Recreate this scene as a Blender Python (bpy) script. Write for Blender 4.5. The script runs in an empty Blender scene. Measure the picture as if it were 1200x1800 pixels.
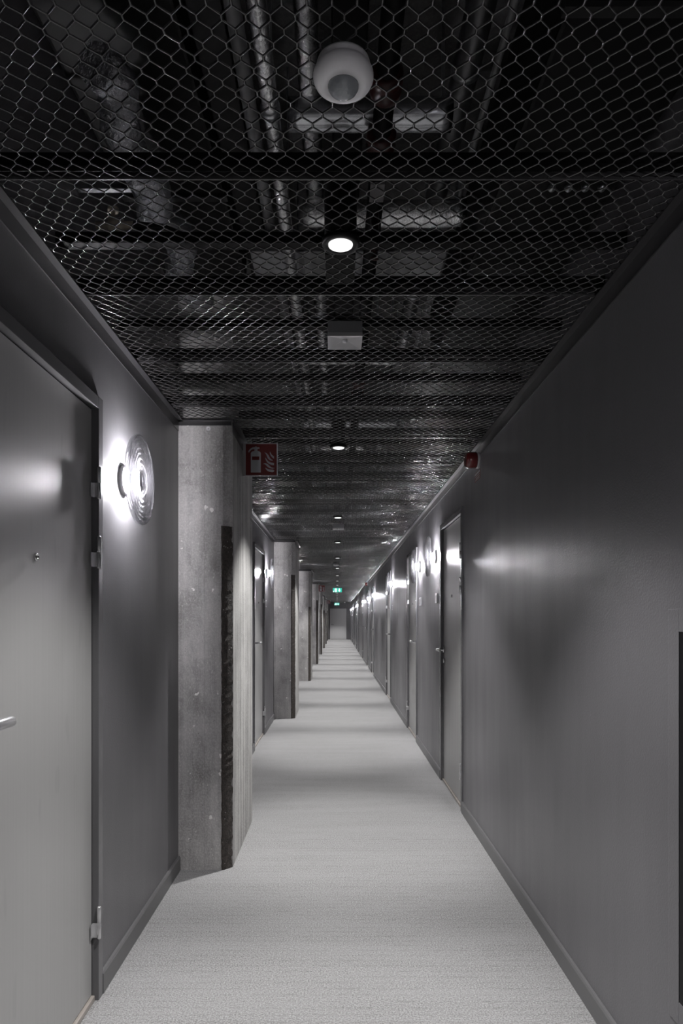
import bpy, math, random
import numpy as np
from mathutils import Vector, Matrix

R = math.radians
random.seed(7)
sc = bpy.context.scene
COL = sc.collection

# ------------------------------------------------------------------ dimensions
EYE = 1.32            # eye height
XL, XR = -0.8354, 0.8605   # wall faces
HC = 2.362            # height of the mesh ceiling
HS = 3.25             # underside of the slab
Y0, Y1 = -2.6, 44.0   # corridor ends
XC = -0.5537          # corridor face of the pillars
PIL = [3.592 + 5.45 * i for i in range(8)]   # pillar fronts
PDEP = 0.87

# ------------------------------------------------------------------ camera
cam_d = bpy.data.cameras.new('camera')
cam = bpy.data.objects.new('camera', cam_d)
COL.objects.link(cam)
cam.location = (0, 0, EYE)
cam.rotation_euler = (R(90), 0, 0)
cam_d.sensor_fit = 'VERTICAL'
cam_d.sensor_height = 36
cam_d.lens = 24
cam_d.shift_y = 188 / 1800
cam_d.shift_x = 8 / 1800
cam_d.clip_start = 0.02
cam_d.clip_end = 200
sc.camera = cam

# ------------------------------------------------------------------ world, exposure, render look
w = bpy.data.worlds.new('world')
sc.world = w
w.use_nodes = True
w.node_tree.nodes['Background'].inputs[0].default_value = (0.8, 0.85, 1, 1)
w.node_tree.nodes['Background'].inputs[1].default_value = 0.0
sc.view_settings.view_transform = 'Standard'
sc.view_settings.look = 'None'
sc.view_settings.exposure = 1.0
sc.view_settings.gamma = 1
sc.view_settings.use_curve_mapping = False
sc.cycles.max_bounces = 10
sc.cycles.diffuse_bounces = 5
sc.cycles.glossy_bounces = 4
sc.cycles.transmission_bounces = 6
sc.cycles.transparent_max_bounces = 12
sc.cycles.sample_clamp_indirect = 4
sc.cycles.use_denoising = True
sc.cycles.use_light_tree = True

SPOT_W = 105.0           # each downlight, main beam
SPILL_W = 58.0          # each downlight, wide spill
BULB_E = 620.0          # each wall lamp bulb
SPOT_Y = [-0.5, 1.89, 4.13, 6.98, 9.25, 11.6] + [13.95 + 2.33 * i for i in range(12)] + [42.5]

# ------------------------------------------------------------------ materials
def mat(name, base=(0.5, 0.5, 0.5), rough=0.5, metal=0.0, spec=0.5, coat=0.0, coat_rough=0.1, emit=None, es=0.0):
    m = bpy.data.materials.new(name)
    m.use_nodes = True
    b = m.node_tree.nodes['Principled BSDF']
    b.inputs['Base Color'].default_value = (*base, 1)
    b.inputs['Roughness'].default_value = rough
    b.inputs['Metallic'].default_value = metal
    b.inputs['Specular IOR Level'].default_value = spec
    b.inputs['Coat Weight'].default_value = coat
    b.inputs['Coat Roughness'].default_value = coat_rough
    if emit:
        b.inputs['Emission Color'].default_value = (*emit, 1)
        b.inputs['Emission Strength'].default_value = es
    return m

class NT:
    def __init__(s, m):
        s.t = m.node_tree; s.b = s.t.nodes['Principled BSDF']
        s.co = s.n('ShaderNodeTexCoord').outputs['Object']
    def n(s, ty, **k):
        nd = s.t.nodes.new(ty)
        for a, v in k.items(): setattr(nd, a, v)
        return nd
    def l(s, a, b): s.t.links.new(a, b)
    def mapping(s, scale, loc=(0, 0, 0)):
        m = s.n('ShaderNodeMapping'); m.inputs['Scale'].default_value = scale
        m.inputs['Location'].default_value = loc
        s.l(s.co, m.inputs['Vector']); return m.outputs[0]
    def noise(s, scale, detail=3, rough=0.5, vec=None, dist=0.0):
        n = s.n('ShaderNodeTexNoise'); n.inputs['Scale'].default_value = scale
        n.inputs['Detail'].default_value = detail; n.inputs['Roughness'].default_value = rough
        n.inputs['Distortion'].default_value = dist
        s.l(vec or s.co, n.inputs['Vector']); return n.outputs['Fac']
    def voro(s, scale, feat='F1', vec=None):
        n = s.n('ShaderNodeTexVoronoi', feature=feat); n.inputs['Scale'].default_value = scale
        s.l(vec or s.co, n.inputs['Vector']); return n.outputs['Distance']
    def ramp(s, fac, stops):
        r = s.n('ShaderNodeValToRGB'); e = r.color_ramp.elements
        while len(e) < len(stops): e.new(0.5)
        for i, (p, c) in enumerate(stops):
            e[i].position = p; e[i].color = (*c, 1) if len(c) == 3 else c
        s.l(fac, r.inputs[0]); return r.outputs[0]
    def g(s, fac, a, b, lo=0.0, hi=1.0):
        return s.ramp(fac, [(lo, (a,) * 3), (hi, (b,) * 3)])
    def mix(s, fac, a, b, mode='MIX'):
        m = s.n('ShaderNodeMix', data_type='RGBA', blend_type=mode)
        for v, i in ((fac, 0), (a, 6), (b, 7)):
            if isinstance(v, (int, float)): m.inputs[i].default_value = v
            elif isinstance(v, tuple): m.inputs[i].default_value = (*v, 1)
            else: s.l(v, m.inputs[i])
        return m.outputs[2]
    def bump(s, h, strength=0.3, dist=0.01, prev=None):
        b = s.n('ShaderNodeBump'); b.inputs['Strength'].default_value = strength
        b.inputs['Distance'].default_value = dist
        s.l(h, b.inputs['Height'])
        if prev: s.l(prev, b.inputs['Normal'])
        return b.outputs[0]
    def out(s, color=None, rough=None, normal=None, metal=None):
        if color: s.l(color, s.b.inputs['Base Color'])
        if rough: s.l(rough, s.b.inputs['Roughness'])
        if normal: s.l(normal, s.b.inputs['Normal'])

M = {}
# satin grey wall paint over fine roller texture
m = M['wall'] = mat('wall_paint', (0.115, 0.113, 0.118), 0.38, spec=0.5)
t = NT(m)
c = t.mix(t.noise(1.3, 3), (0.122, 0.119, 0.127), (0.140, 0.137, 0.145))
t.out(c, t.g(t.noise(2.5, 4, vec=t.mapping((3, 3, 0.5))), 0.34, 0.43, 0.3, 0.7),
      t.bump(t.noise(170, 2, 0.6), 0.32, 0.002))
# door laminate, finer and paler
m = M['door'] = mat('door_laminate', (0.30, 0.295, 0.29), 0.34, spec=0.5)
t = NT(m)
c = t.mix(t.noise(1.0, 2), (0.33, 0.328, 0.327), (0.365, 0.362, 0.36))
c = t.mix(t.g(t.noise(2.2, 0, vec=t.mapping((9, 9, 3))), 0, 0.16, 0.74, 0.80), c, (0.2, 0.2, 0.2))
t.out(c, t.g(t.noise(3, 3, vec=t.mapping((30, 30, 0.4))), 0.30, 0.42, 0.3, 0.7),
      t.bump(t.noise(5, 2, 0.5, vec=t.mapping((60, 60, 0.6))), 0.06, 0.002))
M['frame'] = mat('door_frame_paint', (0.125, 0.123, 0.129), 0.24, spec=0.6)
M['gap'] = mat('rebate_black', (0.02, 0.02, 0.02), 0.7)
M['base'] = mat('skirting_paint', (0.115, 0.114, 0.117), 0.4)
M['thresh'] = mat('threshold_oak', (0.42, 0.36, 0.31), 0.5)
t = NT(M['thresh']); t.out(t.mix(t.noise(6, 4, vec=t.mapping((40, 2, 10))), (0.24, 0.215, 0.195), (0.36, 0.33, 0.305)))
M['enddoor'] = mat('pale_door_paint', (0.72, 0.72, 0.73), 0.45)
# carpet: pale grey heather loops in rows across the corridor
m = M['carpet'] = mat('carpet', (0.45, 0.45, 0.45), 0.95, spec=0.1)
t = NT(m)
spk = t.noise(170, 3, 0.8)
wv = t.n('ShaderNodeTexWave', wave_type='BANDS', bands_direction='Y', wave_profile='SIN')
wv.inputs['Scale'].default_value = 7.8; wv.inputs['Distortion'].default_value = 1.8; wv.inputs['Detail'].default_value = 3; wv.inputs['Detail Scale'].default_value = 3.0
t.l(t.co, wv.inputs['Vector'])
rows = t.mix(1.0, t.g(wv.outputs['Fac'], 0, 1, 0.72, 0.98), t.g(t.noise(1, 3, 0.6, vec=t.mapping((14, 40, 1))), 0, 1, 0.42, 0.62), 'MULTIPLY')
big = t.noise(1, 2, 0.5, vec=t.mapping((1.2, 9, 1)))
c = t.mix(t.g(spk, 0, 1, 0.3, 0.7), (0.075, 0.074, 0.074), (0.41, 0.408, 0.41))
c = t.mix(t.mix(1.0, rows, (0.26, 0.26, 0.26), 'MULTIPLY'), c, (0.10, 0.10, 0.10))
c = t.mix(t.g(big, 0, 0.22, 0.4, 0.65), c, (0.30, 0.30, 0.303))
h = t.mix(0.5, t.voro(210), spk)
t.out(c, None, t.bump(h, 0.7, 0.004))
# raw concrete
def concrete(name, a, b, chips=True, streak=0.0, seed=0.0, board=True):
    m = mat(name, a, 0.8, spec=0.3)
    t = NT(m)
    n1 = t.noise(3.0, 6, 0.62, vec=t.mapping((1, 1, 1), (seed, seed, seed)), dist=0.6)
    n2 = t.noise(95, 4, 0.7)
    c = t.mix(t.g(n1, 0, 1, 0.32, 0.68), a, b)
    c = t.mix(t.g(n2, 0, 0.45, 0.45, 0.72), c, tuple(v * 1.45 for v in b))
    c = t.mix(t.g(t.noise(9, 4, 0.7, vec=t.mapping((1, 1, 0.6))), 0, 0.55, 0.52, 0.72), c, tuple(v * 0.55 for v in a))
    st = t.noise(1, 5, 0.7, vec=t.mapping((26, 26, 0.7), (seed, 0, 0)))
    if streak: c = t.mix(t.g(st, 0, streak, 0.42, 0.66), c, tuple(v * 1.9 for v in b))
    # white chips and dark pinholes
    wn = t.n('ShaderNodeTexNoise'); wn.inputs['Scale'].default_value = 40; t.l(t.co, wn.inputs['Vector'])
    wa = t.n('ShaderNodeVectorMath', operation='MULTIPLY_ADD'); t.l(wn.outputs['Color'], wa.inputs[0]); wa.inputs[1].default_value = (0.035,) * 3
    t.l(t.mapping((1, 1, 0.8), (seed, 3, 1)), wa.inputs[2])
    v1 = t.voro(13, vec=wa.outputs[0])
    pick = t.g(t.noise(12, 1), 0, 1, 0.47, 0.50)
    chip = t.mix(1.0, t.g(v1, 1, 0, 0.12, 0.14), pick, 'MULTIPLY')
    v2 = t.voro(48); hole = t.g(v2, 1, 0, 0.05, 0.12)
    fleck = t.g(t.voro(60, vec=t.mapping((1, 1, 0.6))), 1, 0, 0.13, 0.20)
    if chips:
        c = t.mix(t.mix(1.0, fleck, t.g(t.noise(8, 2), 0, 0.9, 0.44, 0.56), 'MULTIPLY'), c, (0.55, 0.54, 0.52))
        c = t.mix(chip, c, (0.80, 0.79, 0.77))
    pin = t.mix(1.0, hole, t.g(t.noise(11, 1), 0, 0.9, 0.55, 0.6), 'MULTIPLY')
    c = t.mix(pin, c, (0.02, 0.02, 0.02))
    nrm = t.bump(n2, 0.5, 0.004)
    nrm = t.bump(t.noise(6, 6, 0.7), 0.35, 0.02, nrm)
    if board:   # shuttering-board seams
        wv = t.n('ShaderNodeTexWave', wave_type='BANDS', bands_direction='X', wave_profile='SAW')
        wv.inputs['Scale'].default_value = 1.7; wv.inputs['Distortion'].default_value = 0.15
        t.l(t.mapping((1, 1, 0.3)), wv.inputs['Vector'])
        seam = t.g(wv.outputs['Fac'], 0, 0.30, 0.975, 0.995)
        c = t.mix(seam, c, tuple(v * 0.6 for v in a))
    t.out(c, None, nrm)
    return m
M['conc'] = concrete('concrete', (0.21, 0.204, 0.200), (0.46, 0.45, 0.445), streak=0.15)
M['conc_side'] = concrete('board_marked_concrete', (0.22, 0.217, 0.212), (0.33, 0.325, 0.316), chips=False, streak=0.7, board=False)
m = M['agg'] = mat('exposed_dark_aggregate', (0.05, 0.042, 0.036), 0.55)
t = NT(m)
c = t.mix(t.g(t.noise(60, 4, 0.8), 0, 1, 0.35, 0.7), (0.018, 0.015, 0.013), (0.085, 0.07, 0.06))
c = t.mix(t.mix(1.0, t.g(t.voro(60), 1, 0, 0.12, 0.2), t.g(t.noise(9, 2), 0, 1, 0.52, 0.6), 'MULTIPLY'), c, (0.4, 0.39, 0.37))
t.out(c, None, t.bump(t.noise(90, 4, 0.8), 0.9, 0.008))
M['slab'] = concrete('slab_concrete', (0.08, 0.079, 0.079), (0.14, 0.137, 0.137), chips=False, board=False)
# plenum stuff
M['blackmetal'] = mat('black_painted_steel', (0.004, 0.004, 0.004), 0.5, spec=0.2)
M['mesh'] = mat('black_expanded_metal', (0.042, 0.041, 0.043), 0.24, spec=1.0, coat=1.0, coat_rough=0.22)
M['trim'] = mat('ceiling_edge_trim', (0.03, 0.029, 0.031), 0.3, spec=0.55)
M['blackrub'] = mat('black_foam_insulation', (0.008, 0.008, 0.008), 0.75)
m = M['foil'] = mat('crumpled_foil', (0.95, 0.95, 0.96), 0.16, metal=1.0)
t = NT(m); t.out(None, None, t.bump(t.noise(60, 4, 0.65, dist=1.5), 0.45, 0.008, t.bump(t.voro(30), 0.25, 0.006)))
m = M['galv'] = mat('galvanised_steel', (0.55, 0.56, 0.58), 0.32, metal=1.0)
t = NT(m); t.out(t.mix(t.voro(60), (0.42, 0.43, 0.45), (0.65, 0.66, 0.68)))
m = M['spiral'] = mat('spiral_duct_steel', (0.5, 0.51, 0.52), 0.25, metal=1.0)
t = NT(m); t.out(t.mix(t.noise(20, 2), (0.5, 0.51, 0.54), (0.7, 0.71, 0.74)), None, t.bump(t.noise(30, 2), 0.1, 0.01))
M['dull'] = mat('dull_galvanised', (0.16, 0.16, 0.165), 0.38, metal=0.9)
m = M['flex'] = mat('flexible_silver_duct', (0.45, 0.45, 0.48), 0.35, metal=0.8)
t = NT(m); t.out(None, None, t.bump(t.noise(28, 4, 0.7), 0.9, 0.03))
M['pipegrey'] = mat('grey_pipe', (0.16, 0.16, 0.165), 0.35)
M['redpaint'] = mat('sprinkler_red', (0.035, 0.006, 0.005), 0.35)
M['beige'] = mat('beige_plastic', (0.45, 0.40, 0.33), 0.5)
M['labelw'] = mat('paper_label', (0.12, 0.115, 0.115), 0.6)
# devices
M['white'] = mat('white_plastic', (0.88, 0.87, 0.89), 0.3)
M['lens'] = mat('grey_lens', (0.30, 0.32, 0.34), 0.12, coat=0.6, coat_rough=0.03)
t = NT(M['lens']); t.out(None, None, t.bump(t.voro(130), 0.3, 0.003))
M['greyplastic'] = mat('grey_plastic', (0.40, 0.395, 0.40), 0.4)
M['led'] = mat('clear_led_lens', (0.8, 0.8, 0.82), 0.05, coat=1)
M['chrome'] = mat('chrome', (0.75, 0.75, 0.76), 0.12, metal=1)
M['brushed'] = mat('brushed_steel', (0.66, 0.66, 0.67), 0.25, metal=0.8)
t = NT(M['brushed']); t.out(None, None, t.bump(t.noise(900, 1), 0.25, 0.001))
M['black'] = mat('black_plastic', (0.012, 0.012, 0.012), 0.4)
M['dlens'] = mat('lit_diffuser', (0.8, 0.8, 0.8), 0.3, emit=(1, 0.99, 0.99), es=0.62)
M['refl'] = mat('lit_reflector', (0.8, 0.8, 0.8), 0.3, emit=(1, 0.99, 0.97), es=0.6)
M['bulb'] = mat('lit_bulb', (1, 1, 1), 0.3, emit=(0.98, 0.955, 1.0), es=BULB_E)
M['cap'] = mat('grey_cap', (0.06, 0.06, 0.062), 0.5)
M['lampbase'] = mat('lamp_base', (0.55, 0.55, 0.56), 0.35)
M['red'] = mat('sounder_red', (0.11, 0.014, 0.014), 0.18, coat=0.5, coat_rough=0.05)
M['signred'] = mat('sign_red', (0.15, 0.024, 0.022), 0.45)
M['signwhite'] = mat('sign_white', (0.45, 0.465, 0.49), 0.4)
M['plate'] = mat('pale_plate', (0.7, 0.7, 0.72), 0.3)
M['platedark'] = mat('plate_grey', (0.22, 0.22, 0.23), 0.3)
M['exitgreen'] = mat('exit_green', (0.02, 0.35, 0.22), 0.3, emit=(0.03, 0.5, 0.38), es=0.55)
M['exitwhite'] = mat('exit_white', (0.8, 0.8, 0.8), 0.3, emit=(0.75, 1, 0.95), es=0.9)
M['nicheblack'] = mat('black_panel', (0.004, 0.004, 0.005), 0.45, spec=0.15)

# pressed glass: clear, lets light through, ringed highlights
m = M['glass'] = bpy.data.materials.new('pressed_glass'); m.use_nodes = True
nt = m.node_tree; nt.nodes.clear()
o_ = nt.nodes.new('ShaderNodeOutputMaterial')
tr = nt.nodes.new('ShaderNodeBsdfTransparent'); tr.inputs[0].default_value = (0.97, 0.97, 0.98, 1)
gl = nt.nodes.new('ShaderNodeBsdfGlossy'); gl.inputs['Roughness'].default_value = 0.13
gl.inputs[0].default_value = (1, 1, 1, 1)
rf = nt.nodes.new('ShaderNodeBsdfRefraction'); rf.inputs['Roughness'].default_value = 0.12; rf.inputs['IOR'].default_value = 1.35
fr = nt.nodes.new('ShaderNodeLayerWeight'); fr.inputs['Blend'].default_value = 0.30
tc = nt.nodes.new('ShaderNodeTexCoord'); nz = nt.nodes.new('ShaderNodeTexNoise'); nz.inputs['Scale'].default_value = 45
nz.inputs['Detail'].default_value = 3
bp = nt.nodes.new('ShaderNodeBump'); bp.inputs['Strength'].default_value = 0.4; bp.inputs['Distance'].default_value = 0.005
nt.links.new(tc.outputs['Object'], nz.inputs['Vector']); nt.links.new(nz.outputs['Fac'], bp.inputs['Height'])
for nd in (gl, rf, fr): nt.links.new(bp.outputs[0], nd.inputs['Normal'])
tl = nt.nodes.new('ShaderNodeBsdfTranslucent'); tl.inputs[0].default_value = (0.95, 0.95, 1, 1)
nt.links.new(bp.outputs[0], tl.inputs['Normal'])
m0 = nt.nodes.new('ShaderNodeMixShader'); m0.inputs[0].default_value = 0.30
nt.links.new(rf.outputs[0], m0.inputs[1]); nt.links.new(tl.outputs[0], m0.inputs[2])
m1 = nt.nodes.new('ShaderNodeMixShader'); m1.inputs[0].default_value = 0.20
nt.links.new(tr.outputs[0], m1.inputs[1]); nt.links.new(m0.outputs[0], m1.inputs[2])
m2 = nt.nodes.new('ShaderNodeMixShader')
nt.links.new(fr.outputs['Fresnel'], m2.inputs[0]); nt.links.new(m1.outputs[0], m2.inputs[1]); nt.links.new(gl.outputs[0], m2.inputs[2])
nt.links.new(m2.outputs[0], o_.inputs[0])

# ------------------------------------------------------------------ mesh helpers
class MB:
    """collects shapes, then becomes ONE mesh object"""
    def __init__(s): s.v = []; s.f = []; s.sm = []; s.mi = []; s.cur = 0
    def add(s, vs, fs, smooth=False):
        o = len(s.v); s.v += [tuple(p) for p in vs]
        for f in fs:
            s.f.append(tuple(i + o for i in f)); s.sm.append(smooth); s.mi.append(s.cur)
        return s
    def box(s, x0, x1, y0, y1, z0, z1):
        x0, x1 = min(x0, x1), max(x0, x1); y0, y1 = min(y0, y1), max(y0, y1); z0, z1 = min(z0, z1), max(z0, z1)
        v = [(x, y, z) for x in (x0, x1) for y in (y0, y1) for z in (z0, z1)]
        return s.add(v, [(0, 1, 3, 2), (4, 6, 7, 5), (0, 4, 5, 1), (2, 3, 7, 6), (0, 2, 6, 4), (1, 5, 7, 3)])
    def bbox(s, x0, x1, y0, y1, z0, z1, b=0.003):
        """box with chamfered edges"""
        x0, x1 = min(x0, x1), max(x0, x1); y0, y1 = min(y0, y1), max(y0, y1); z0, z1 = min(z0, z1), max(z0, z1)
        import bmesh
        bm = bmesh.new(); r = bmesh.ops.create_cube(bm, size=1)
        for v in bm.verts:
            v.co = ((x0 + x1) / 2 + v.co.x * (x1 - x0), (y0 + y1) / 2 + v.co.y * (y1 - y0), (z0 + z1) / 2 + v.co.z * (z1 - z0))
        bmesh.ops.bevel(bm, geom=list(bm.edges), offset=min(b, 0.45 * min(x1 - x0, y1 - y0, z1 - z0)), segments=2, affect='EDGES', profile=0.7)
        bm.verts.index_update()
        s.add([tuple(v.co) for v in bm.verts], [[v.index for v in f.verts] for f in bm.faces]); bm.free()
        return s
    def lathe(s, prof, c=(0, 0, 0), axis='Z', n=32, sign=1, smooth=True):
        """prof: (radius, along) pairs revolved about the axis"""
        c = Vector(c); vs = []
        for r, a in prof:
            for k in range(n):
                t = 2 * math.pi * k / n; p, q = r * math.cos(t), r * math.sin(t)
                vs.append(c + (Vector((p, q, a * sign)) if axis == 'Z' else Vector((a * sign, p, q)) if axis == 'X' else Vector((q, a * sign, p))))
        fs = [(i * n + k, i * n + (k + 1) % n, (i + 1) * n + (k + 1) % n, (i + 1) * n + k) for i in range(len(prof) - 1) for k in range(n)]
        s.add(vs, fs, smooth)
        o = 0
        if prof[0][0] > 1e-6: s.add(vs[:n], [tuple(range(n))])
        if prof[-1][0] > 1e-6: s.add(vs[-n:], [tuple(range(n))])
        return s
    def tube(s, pts, r, n=16, wob=0.0, rf=None, smooth=True):
        pts = [Vector(p) for p in pts]; vs = []
        for i, p in enumerate(pts):
            d = (pts[min(i + 1, len(pts) - 1)] - pts[max(i - 1, 0)]).normalized()
            up = Vector((0, 0, 1)) if abs(d.z) < 0.9 else Vector((1, 0, 0))
            a = d.cross(up).normalized(); b = a.cross(d)
            rr = rf(i) if rf else r
            for k in range(n):
                t = 2 * math.pi * k / n; q = rr * (1 + random.uniform(-wob, wob))
                vs.append(p + a * math.cos(t) * q + b * math.sin(t) * q)
        fs = [(i * n + k, i * n + (k + 1) % n, (i + 1) * n + (k + 1) % n, (i + 1) * n + k) for i in range(len(pts) - 1) for k in range(n)]
        s.add(vs, fs, smooth); s.add(vs[:n], [tuple(range(n))]); s.add(vs[-n:], [tuple(range(n))])
        return s
    def poly(s, pts2, to3, t):
        """extruded outline: pts2 list of (u,v); to3(u,v,d) -> point; t thickness"""
        n = len(pts2)
        vs = [to3(u, v, 0) for u, v in pts2] + [to3(u, v, t) for u, v in pts2]
        fs = [tuple(range(n)), tuple(range(2 * n - 1, n - 1, -1))] + [(i, (i + 1) % n, n + (i + 1) % n, n + i) for i in range(n)]
        return s.add(vs, fs)
    def build(s, name, m, parent=None):
        me = bpy.data.meshes.new(name); me.from_pydata(s.v, [], s.f); me.validate()
        if len(me.polygons) == len(s.sm):
            me.polygons.foreach_set('use_smooth', s.sm); me.polygons.foreach_set('material_index', s.mi)
        for mm in (m if isinstance(m, (list, tuple)) else [m]): me.materials.append(mm)
        import bmesh
        bm = bmesh.new(); bm.from_mesh(me); bmesh.ops.remove_doubles(bm, verts=bm.verts, dist=1e-6)
        bmesh.ops.recalc_face_normals(bm, faces=bm.faces); bm.to_mesh(me); bm.free()
        o = bpy.data.objects.new(name, me); COL.objects.link(o)
        if parent: o.parent = parent
        return o

def tag(o, label, cat, group=None, kind=None):
    o['label'] = label; o['category'] = cat
    if group: o['group'] = group
    if kind: o['kind'] = kind
    return o
def struct(o, label=None, cat=None):
    o['kind'] = 'structure'
    if label: o['label'] = label
    if cat: o['category'] = cat
    return o
def empty(name, loc=(0, 0, 0)):
    o = bpy.data.objects.new(name, None); COL.objects.link(o); o.location = loc
    o.empty_display_size = 0.05
    return o
def copy_tree(o, parent=None):
    c = o.copy(); COL.objects.link(c); c.parent = parent
    for ch in list(o.children):
        copy_tree(ch, c)
    return c

# ------------------------------------------------------------------ the shell
LD = [(2.404 - 0.985 + 5.42 * i) for i in range(8)]                 # near edge of each left-wall door opening
RD = [(4.651, 1), (7.32, 0), (10.87, 0), (15.9, 0), (18.4, 1), (21.9, 0), (26.2, 1), (29.0, 0), (33.3, 1), (36.9, 0), (40.9, 1)]
DW, DH = 0.985, 2.09     # outer size of a door frame
def wall_mesh(xa, xb, doors, y0, y1):
    b = MB(); y = y0
    for d in sorted(doors):
        b.box(xa, xb, y, d, 0, HS); b.box(xa, xb, d, d + DW, DH, HS); y = d + DW
    b.box(xa, xb, y, y1, 0, HS)
    return b
struct(wall_mesh(XL - 0.2, XL, LD, Y0, Y1).build('wall_left', M['wall']), 'dark grey painted corridor wall behind the concrete pillars', 'wall')
struct(wall_mesh(XR, XR + 0.2, [d for d, _ in RD], Y0, Y1).build('wall_right', M['wall']), 'long dark grey satin wall opposite the concrete pillars', 'wall')
EX0, EX1, EH = -0.45, 0.60, 1.99
b = MB(); b.box(XL - 0.2, EX0, Y1, Y1 + 0.2, 0, HS).box(EX1, XR + 0.2, Y1, Y1 + 0.2, 0, HS).box(EX0, EX1, Y1, Y1 + 0.2, EH, HS)
struct(b.build('wall_end', M['wall']), 'grey wall closing the far end of the corridor', 'wall')
struct(MB().box(XL - 0.2, XR + 0.2, Y0 - 0.2, Y0, 0, HS).build('wall_back', M['wall']), 'grey wall behind the viewer', 'wall')
struct(MB().box(XL - 0.2, XR + 0.2, Y0 - 0.2, Y1 + 0.2, -0.15, 0).build('floor', M['carpet']), 'pale grey loop carpet with fine rows across the corridor', 'carpet')
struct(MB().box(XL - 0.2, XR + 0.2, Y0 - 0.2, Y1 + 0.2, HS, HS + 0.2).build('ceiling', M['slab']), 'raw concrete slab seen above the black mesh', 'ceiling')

def skirting(x, side, spans, name, label):
    b = MB()
    for a, c in spans:
        prof = [(0, 0), (0.014, 0), (0.014, 0.068), (0.010, 0.075), (0, 0.075)]
        vs = [(x + side * p, y, z) for y in (a, c) for p, z in prof]; n = len(prof)
        b.add(vs, [tuple(range(n)), tuple(range(2 * n - 1, n - 1, -1))] + [(i, (i + 1) % n, n + (i + 1) % n, n + i) for i in range(n)])
    struct(b.build(name, M['base']), label, 'baseboard')
def gaps(doors, cuts, y0, y1):
    ev = sorted([(d, d + DW) for d in doors] + list(cuts)); out = []; y = y0
    for a, c in ev:
        if a > y: out.append((y, a))
        y = max(y, c)
    if y < y1: out.append((y, y1))
    return out
skirting(XL, 1, gaps(LD, [(p - 0.005, p + PDEP + 0.005) for p in PIL], Y0, Y1), 'baseboard_left', 'low dark grey skirting along the pillar side')
skirting(XR, -1, gaps([d for d, _ in RD], [], Y0, Y1), 'baseboard_right', 'low dark grey skirting along the long bare wall')

# ceiling edge trims (L-shaped, black satin)
def trim_run(pts, name, label):
    """pts: plan polyline (x,y,nx,ny) list of straight runs along Y or X"""
    b = MB()
    for (x0, y0, x1, y1, nx, ny) in pts:
        h, tk, wd = 0.042, 0.004, 0.028
        if nx:
            b.box(x0, x0 + nx * tk, y0, y1, HC - 0.012 - h, HC); b.box(x0, x0 + nx * wd, y0, y1, HC - 0.004, HC)
        else:
            b.box(x0, x1, y0, y0 + ny * tk, HC - 0.012 - h * 0.3, HC); b.box(x0, x1, y0, y0 + ny * wd, HC - 0.004, HC)
    struct(b.build(name, M['trim']), label, 'ceiling trim')
trim_run([(XR, Y0, XR, Y1, -1, 0)], 'trim_1', 'black metal edge trim under the mesh along the long bare wall')
runs = []; y = Y0
for p in PIL:
    runs.append((XL, y, XL, p, 1, 0)); runs.append((XL, p, XC, p, 0, -1)); runs.append((XC, p + 0.03, XC, p + PDEP, 1, 0)); y = p + PDEP
runs.append((XL, y, XL, Y1, 1, 0))
trim_run(runs, 'trim_2', 'black metal edge trim stepping round the tops of the pillars')

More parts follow.
